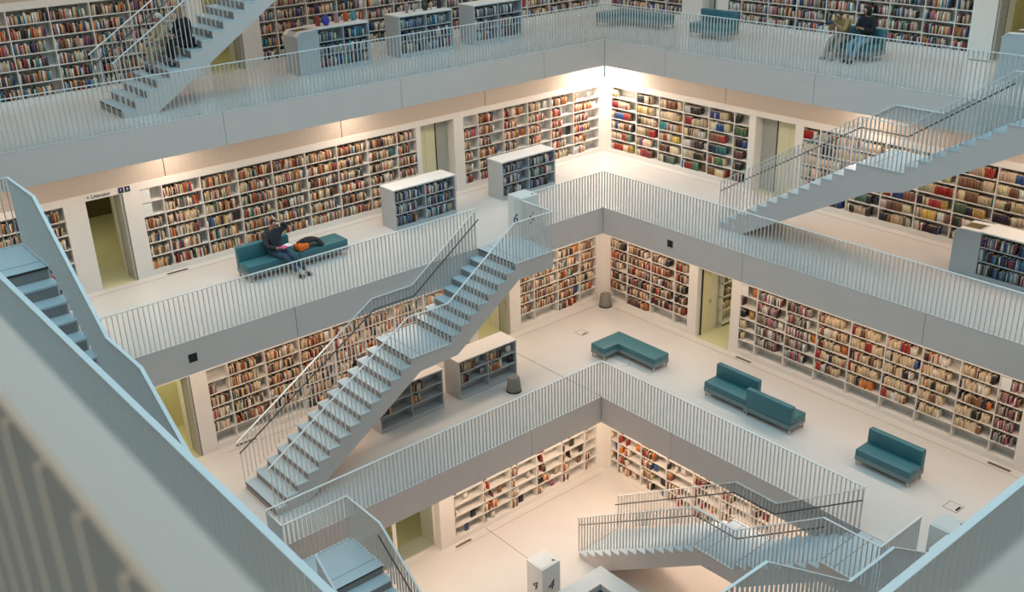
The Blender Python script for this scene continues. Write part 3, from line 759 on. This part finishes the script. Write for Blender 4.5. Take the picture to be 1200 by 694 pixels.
# frame of the opening in the lowest floor
t = thing('floor_opening_frame', 'pale raised square frame around the dark opening at the bottom centre', 'frame', (0, 0, 0))
x1, y1 = -3.86, -3.89; wd = .52
for a, b in (((x1-3.2, y1-wd), (x1, y1)), ((x1-wd, y1-3.2), (x1, y1-wd)), ((x1-3.2, y1-3.2), (x1-3.2+wd, y1-wd)), ((x1-3.2+wd, y1-3.2), (x1-wd, y1-3.2+wd))):
    MB().box((*a, 0), (*b, .5)).build('parapet', M['freetop'], t)
MB().box((x1-3.2+wd, y1-3.2+wd, .05), (x1-wd, y1-wd, .30)).build('dark_pane', M['brownpanel'] if 0 else mat('dark_water_glass', (.02, .05, .06), .1), t)

# ornaments on the upper free-standing shelves
def vase(x, y, z, prof, col, label, cat='vase', s=1.):
    mt = mat('glaze', col, .35, noise=.2, nscale=20)
    t = thing('vase' if cat == 'vase' else 'figurine', label, cat, (x, y, z))
    MB().lathe([(a*s, b*s) for a, b in prof], seg=16).build('body', mt, t, smooth=True)
    r, h = prof[-1]; MB().lathe([(r*s*.95, h*s), (r*s*1.15, (h+.01)*s), (r*s*.8, (h+.015)*s)], seg=16).build('rim', mt, t, smooth=True)
P1 = [(.05, 0), (.09, .05), (.11, .12), (.08, .2), (.04, .25), (.05, .28)]; P2 = [(.07, 0), (.075, .12), (.06, .2), (.065, .24)]; P3 = [(.04, 0), (.03, .08), (.08, .14), (.09, .2), (.03, .28)]
zt = 3*H+1.187
vase(-5.15, 5.9, zt, P2, (.35, .05, .03), 'dark red vase, first from left on the sloping-desk shelf unit')
vase(-4.95, 5.8, zt, P1, (.06, .06, .5), 'bright blue round vase on the sloping-desk shelf unit')
vase(-4.5, 6.0, zt, P2, (.5, .28, .28), 'dusty pink vase on the sloping-desk shelf unit')
vase(-4.2, 6.0, zt, P2, (.6, .1, .03), 'orange-red vase on the sloping-desk shelf unit')
vase(-3.95, 6.0, zt, P2, (.1, .35, .38), 'turquoise vase at the right end of the sloping-desk shelf unit')
vase(-2.2, 5.9, zt, P3, (.35, .2, .22), 'reddish figurine at the left on the second upper shelf unit', 'figurine')
vase(-1.9, 5.95, zt, P3, (.45, .38, .33), 'pale figurine on the second upper shelf unit', 'figurine', .8)
vase(-1.55, 5.9, zt, P1, (.03, .04, .03), 'dark green vase in the middle of the second upper shelf unit')
vase(-1.3, 5.95, zt, P3, (.55, .45, .3), 'cream figurine on the second upper shelf unit', 'figurine', .7)
vase(-1.0, 5.95, zt, P2, (.02, .02, .025), 'black vase at the right end of the second upper shelf unit')

# ------------------------------------------------------------------ people
def skin_mesh(name, verts, edges, radii, mt, parent, root=0, sub=2, scale=1.):
    me = bpy.data.meshes.new(name); bm = bmesh.new(); L = bm.verts.layers.skin.verify(); vs_ = []
    for i, (v, r) in enumerate(zip(verts, radii)):
        q = bm.verts.new(v); q[L].radius = (r, r) if not isinstance(r, tuple) else r; q[L].use_root = (i == root); vs_.append(q)
    for a, b in edges: bm.edges.new((vs_[a], vs_[b]))
    bm.to_mesh(me); bm.free(); me.materials.append(mt)
    o = bpy.data.objects.new(name, me); C.objects.link(o); o.parent = parent
    s = o.modifiers.new('skin', 'SKIN'); s.use_smooth_shade = True
    if sub: u = o.modifiers.new('sub', 'SUBSURF'); u.levels = sub; u.render_levels = sub
    return o
def person(label, loc, rz, J, cols, shoes=(.04, .04, .05), long_coat=False, hood=False, hair_long=False):
    """J: joints dict in metres, local frame, person faces -y"""
    t = thing('person', label, 'person', loc, rz)
    g = {k: Vector(v) for k, v in J.items()}
    sk = mat('skin', (.40, .23, .16), .55); topm = mat('top_cloth', cols[0], .85, noise=.25, nscale=14); legm = mat('leg_cloth', cols[1], .85, noise=.15, nscale=12); hairm = mat('hair', cols[2], .7); shm = mat('shoe', shoes, .6)
    V_ = []; E_ = []; R_ = []
    def add(p, r, par=None):
        V_.append(tuple(p)); R_.append(r)
        if par is not None: E_.append((par, len(V_)-1))
        return len(V_)-1
    hd = (g['head']-g['neck']).normalized()
    p = add(g['pelvis'], (.15, .12)); s1 = add(g['pelvis'].lerp(g['chest'], .5), (.13, .10), p); c = add(g['chest'], (.15, .11), s1)
    n = add(g['neck'], .055, c); h0 = add(g['neck']+hd*.09, .065, n); h1 = add(g['head'], (.085, .095), h0); h2 = add(g['head']+hd*.085, (.06, .07), h1)
    for sd in 'lr':
        s = add(g['sh'+sd], .05, c); e_ = add(g['el'+sd], .042, s); w_ = add(g['wr'+sd], .03, e_)
        fd = (g['ha'+sd]-g['wr'+sd]); L = fd.length; fd.normalize()
        pm = add(g['wr'+sd]+fd*.07, (.038, .02), w_)
        side = fd.cross(Vector((0, 0, 1))); side = side.normalized() if side.length > .1 else Vector((1, 0, 0))
        for q, (o_, ln) in enumerate(((-.03, .065), (-.01, .08), (.01, .075), (.03, .06))):
            k1 = add(g['wr'+sd]+fd*.095+side*o_, .0095, pm); k2 = add(g['wr'+sd]+fd*(.095+ln*.6)+side*o_*1.1+Vector((0, 0, -.008)), .0085, k1); add(g['wr'+sd]+fd*(.095+ln)+side*o_*1.1+Vector((0, 0, -.025)), .007, k2)
        th = add(g['wr'+sd]+fd*.05-side*.045, .011, pm); add(g['wr'+sd]+fd*.09-side*.062, .009, th)
        hp = add(g['hip'+sd], .088, p); kn = add(g['kn'+sd], .062, hp); an = add(g['an'+sd], .034, kn); add(g['toe'+sd], .022, an)
    bod = skin_mesh('body', V_, E_, R_, sk, t)
    def limb(name, pts, rr, mt): return skin_mesh(name, pts, [(i, i+1) for i in range(len(pts)-1)], rr, mt, t)
    # top: torso with both sleeves
    pts = [g['pelvis']+Vector((0, 0, .0)), g['pelvis'].lerp(g['chest'], .5), g['chest'], g['neck']-hd*.02]; rr = [(.17, .14), (.155, .125), (.17, .13), .075]; ed = [(0, 1), (1, 2), (2, 3)]
    for sd in 'lr':
        i = len(pts); pts += [g['sh'+sd], g['el'+sd], g['wr'+sd].lerp(g['el'+sd], .12)]; rr += [.098, .072, .055]; ed += [(2, i), (i, i+1), (i+1, i+2)]
    skin_mesh('jacket' if long_coat else 'pullover', pts, ed, rr, topm, t)
    if long_coat:
        limb('coat_skirt', [g['pelvis']+Vector((0, 0, .05)), g['pelvis']-Vector((0, 0, .25)), g['pelvis']-Vector((0, 0, .5))], [(.18, .15), (.2, .17), (.22, .18)], topm)
    pts = [g['pelvis']]; rr = [(.165, .135)]; ed = []
    for sd in 'lr':
        i = len(pts); pts += [g['hip'+sd], g['kn'+sd], g['an'+sd].lerp(g['kn'+sd], .1)]; rr += [.105, .078, .06]; ed += [(0, i), (i, i+1), (i+1, i+2)]
    skin_mesh('trousers', pts, ed, rr, legm, t)
    for sd in 'lr':
        fd = (g['toe'+sd]-g['an'+sd]); fd.z = 0
        a = g['an'+sd]+Vector((0, 0, -.04)); limb('shoe', [a-fd*.3, a+fd*.3, g['toe'+sd]], [(.058, .062), (.062, .055), (.05, .042)], shm)
    # face and hair
    F_ = g['face'].normalized() if 'face' in g else Vector((0, -1, 0)); X_ = F_.cross(hd).normalized(); U_ = X_.cross(F_).normalized()
    hc = g['head']
    for sg in (-1, 1):
        bpy_e = MB().lathe([(.0001, -.012), (.010, -.006), (.012, 0), (.010, .006), (.0001, .012)], seg=8, c=tuple(hc+F_*.088+X_*.032*sg+U_*.012)).build('eye', M['dark'], bod, smooth=True)
        MB().lathe([(.0001, -.03), (.012, -.015), (.014, 0), (.014, .018), (.0001, .03)], seg=8, c=tuple(hc+X_*.09*sg)).build('ear', sk, bod, smooth=True)
    nz = limb('nose', [hc+F_*.09+U_*.005, hc+F_*.112-U_*.022], [.008, .014], sk); nz.parent = bod
    mo = limb('mouth', [hc+F_*.087-U_*.05-X_*.02, hc+F_*.087-U_*.05+X_*.02], [.005, .005], mat('lips', (.35, .12, .10), .6)); mo.parent = bod
    b = hc-F_*.025+U_*.045
    pts = [b+F_*.05+U_*.02, b, b-F_*.04-U_*.05]; rr = [(.085, .06), (.115, .10), (.09, .085)]
    if hair_long: pts.append(b-F_*.06-U_*.2); rr.append((.07, .04))
    limb('hair', pts, rr, hairm)
    if hood: limb('hood', [hc+U_*.06-F_*.02, hc-F_*.05, g['neck']-F_*.03], [(.13, .11), (.135, .12), (.12, .1)], topm)
    return t
sit = dict(pelvis=(0, 0, .55), chest=(0, .06, .93), neck=(0, .04, 1.13), head=(0, -.0, 1.30),
           shl=(.19, .05, 1.05), shr=(-.19, .05, 1.05), ell=(.24, -.08, .78), elr=(-.24, -.08, .78), wrl=(.12, -.27, .70), wrr=(-.12, -.27, .70), hal=(.05, -.40, .70), har=(-.05, -.40, .70),
           hipl=(.09, -.03, .53), hipr=(-.09, -.03, .53), knl=(.12, -.46, .50), knr=(-.12, -.46, .50), anl=(.12, -.48, .09), anr=(-.12, -.48, .09), toel=(.13, -.66, .04), toer=(-.13, -.66, .04))
def pose(**kw): d = dict(sit); d.update(kw); return d
# man reading on the middle gallery: leaning back, left hand at his head, legs stretched forward
J = pose(pelvis=(0, -.1, .53), chest=(.0, .08, .86), neck=(0, .12, 1.06), head=(.05, .06, 1.21), face=(.3, -.85, -.35),
         shl=(.19, .10, .98), shr=(-.19, .10, .98), elr=(-.27, -.10, .72), wrr=(-.05, -.28, .68), har=(.08, -.36, .68),
         ell=(.42, .05, 1.08), wrl=(.26, .05, 1.22), hal=(.15, .10, 1.32), hipl=(.09, -.12, .52), hipr=(-.09, -.12, .52),
         knl=(.16, -.56, .52), knr=(.02, -.52, .50), anl=(.38, -.82, .10), anr=(.16, -.84, .10), toel=(.42, -.99, .05), toer=(.2, -1.01, .05))
MAN = (-8.66, 2.98, 2*H)
person('man in black pullover and jeans on the teal sofa, hand at his head', MAN, 0, J, ((.022, .024, .03), (.035, .07, .12), (.012, .010, .010)), shoes=(.03, .03, .035))
t = thing('open_book', 'open pink and white book in the seated man\'s hands', 'book', (MAN[0]+.12, MAN[1]-.36, MAN[2]+.71), .3)
MB().box((-.16, -.1, 0), (0, .1, .015)).build('cover', mat('pink_cover', (.6, .1, .25), .5), t); MB().box((0, -.1, 0), (.16, .1, .018)).build('page', M['terminal'], t)
t = thing('bag', 'orange bag lying on the teal bench right of the reading man', 'bag', (MAN[0]+.48, MAN[1]-.2, MAN[2]+.44), .2)
MB().box((0, -.16, 0), (.32, .14, .16)).build('body', mat('orange_cloth', (.75, .15, .01), .7, noise=.15), t, bevel=.05)
MB().sweep([(.04, 0, .15), (.08, -.02, .25), (.2, -.02, .26), (.27, 0, .15)], .012, 6).build('strap', M['dark'], t)
bpts = [(-9.0+.9, 2.88, 2*H+.55), (-9.0+1.25, 2.9, 2*H+.62), (-9.0+1.48, 2.86, 2*H+.58), (-9.0+1.52, 2.66, 2*H+.42)]
ja = thing('folded_jacket', 'black jacket draped over the bench beside the orange bag', 'jacket', (0, 0, 0))
skin_mesh('cloth', [(x, y, z) for x, y, z in bpts], [(0, 1), (1, 2), (2, 3)], [(.15, .04), (.2, .07), (.19, .07), (.12, .04)], mat('black_cloth', (.015, .015, .018), .9), ja)
# two people on the top right sofa (they face the void, -x)
J = pose(pelvis=(0, .0, .55), chest=(0, -.12, .88), neck=(0, -.22, 1.03), head=(0, -.32, 1.14), face=(-.2, -.8, -.5), shl=(.18, -.16, .98), shr=(-.18, -.16, .98),
         ell=(.22, -.36, .76), elr=(-.22, -.36, .76), wrl=(.06, -.5, .92), wrr=(-.06, -.5, .92), hal=(.02, -.52, 1.02), har=(-.02, -.52, 1.02), anl=(.10, -.58, .09), anr=(-.16, -.55, .09), toel=(.10, -.75, .04), toer=(-.2, -.72, .04))
person('person in ochre jacket and beige trousers bending forward on the top right sofa', (5.58, -3.58, 3*H), -math.pi/2, J, ((.36, .24, .10), (.34, .27, .22), (.05, .03, .02)), shoes=(.3, .28, .27))
J = pose(chest=(.0, .02, .93), head=(-.02, -.06, 1.30), face=(-.25, -.85, -.35), wrl=(.05, -.30, .86), wrr=(-.1, -.28, .84), hal=(-.02, -.4, .92), har=(-.04, -.38, .9),
         anl=(.05, -.66, .09), anr=(-.15, -.60, .09), toel=(.05, -.84, .04), toer=(-.18, -.78, .04))
person('person in black hooded top and pale blue jeans sitting on the top right sofa', (5.60, -4.22, 3*H), -math.pi/2, J, ((.012, .012, .018), (.16, .30, .40), (.01, .01, .012)), hood=True)
t = thing('cap', 'small dark cap held in front by the bending person', 'cap', (5.02, -3.45, 3*H+.95)); MB().lathe([(.1, 0), (.1, .04), (.06, .09), (.0001, .1)], seg=14).build('crown', mat('cap_cloth', (.05, .07, .1), .9), t, smooth=True); MB().box((-.17, -.07, 0), (-.08, .07, .01)).build('brim', M['dark'], t)
# two people on the top left staircase
def step_pose(**kw):
    return pose(pelvis=(0, 0, .14), chest=(0, -.04, .52), neck=(0, -.08, .71), head=(0, -.13, .87), shl=(.19, -.05, .64), shr=(-.19, -.05, .64),
         ell=(.23, -.2, .40), elr=(-.23, -.2, .40), wrl=(.12, -.40, .34), wrr=(-.12, -.40, .34), hal=(.06, -.5, .34), har=(-.06, -.5, .34), hipl=(.09, -.03, .13), hipr=(-.09, -.03, .13),
         knl=(.12, -.44, .16), knr=(-.12, -.44, .16), anl=(.12, -.47, -.28), anr=(-.12, -.47, -.28), toel=(.13, -.62, -.335), toer=(-.13, -.62, -.335), face=(0, -.9, -.4), **kw)
SX = lambda n: (-11.35+RUN*(n-.45), 3*H+n*RISE)
x, z = SX(6)
person('person in beige coat with pale scarf sitting on the top left stairs', (x, 5.35, z), -math.pi/2, step_pose(), ((.45, .34, .20), (.42, .32, .20), (.60, .55, .47)), hair_long=True)
x, z = SX(7)
person('person in black with orange hair sitting on the top left stairs', (x, 4.75, z), -math.pi/2, step_pose(), ((.01, .01, .012), (.01, .01, .012), (.45, .18, .05)))
print('books', len(BOOKS), 'objects', len(bpy.data.objects))
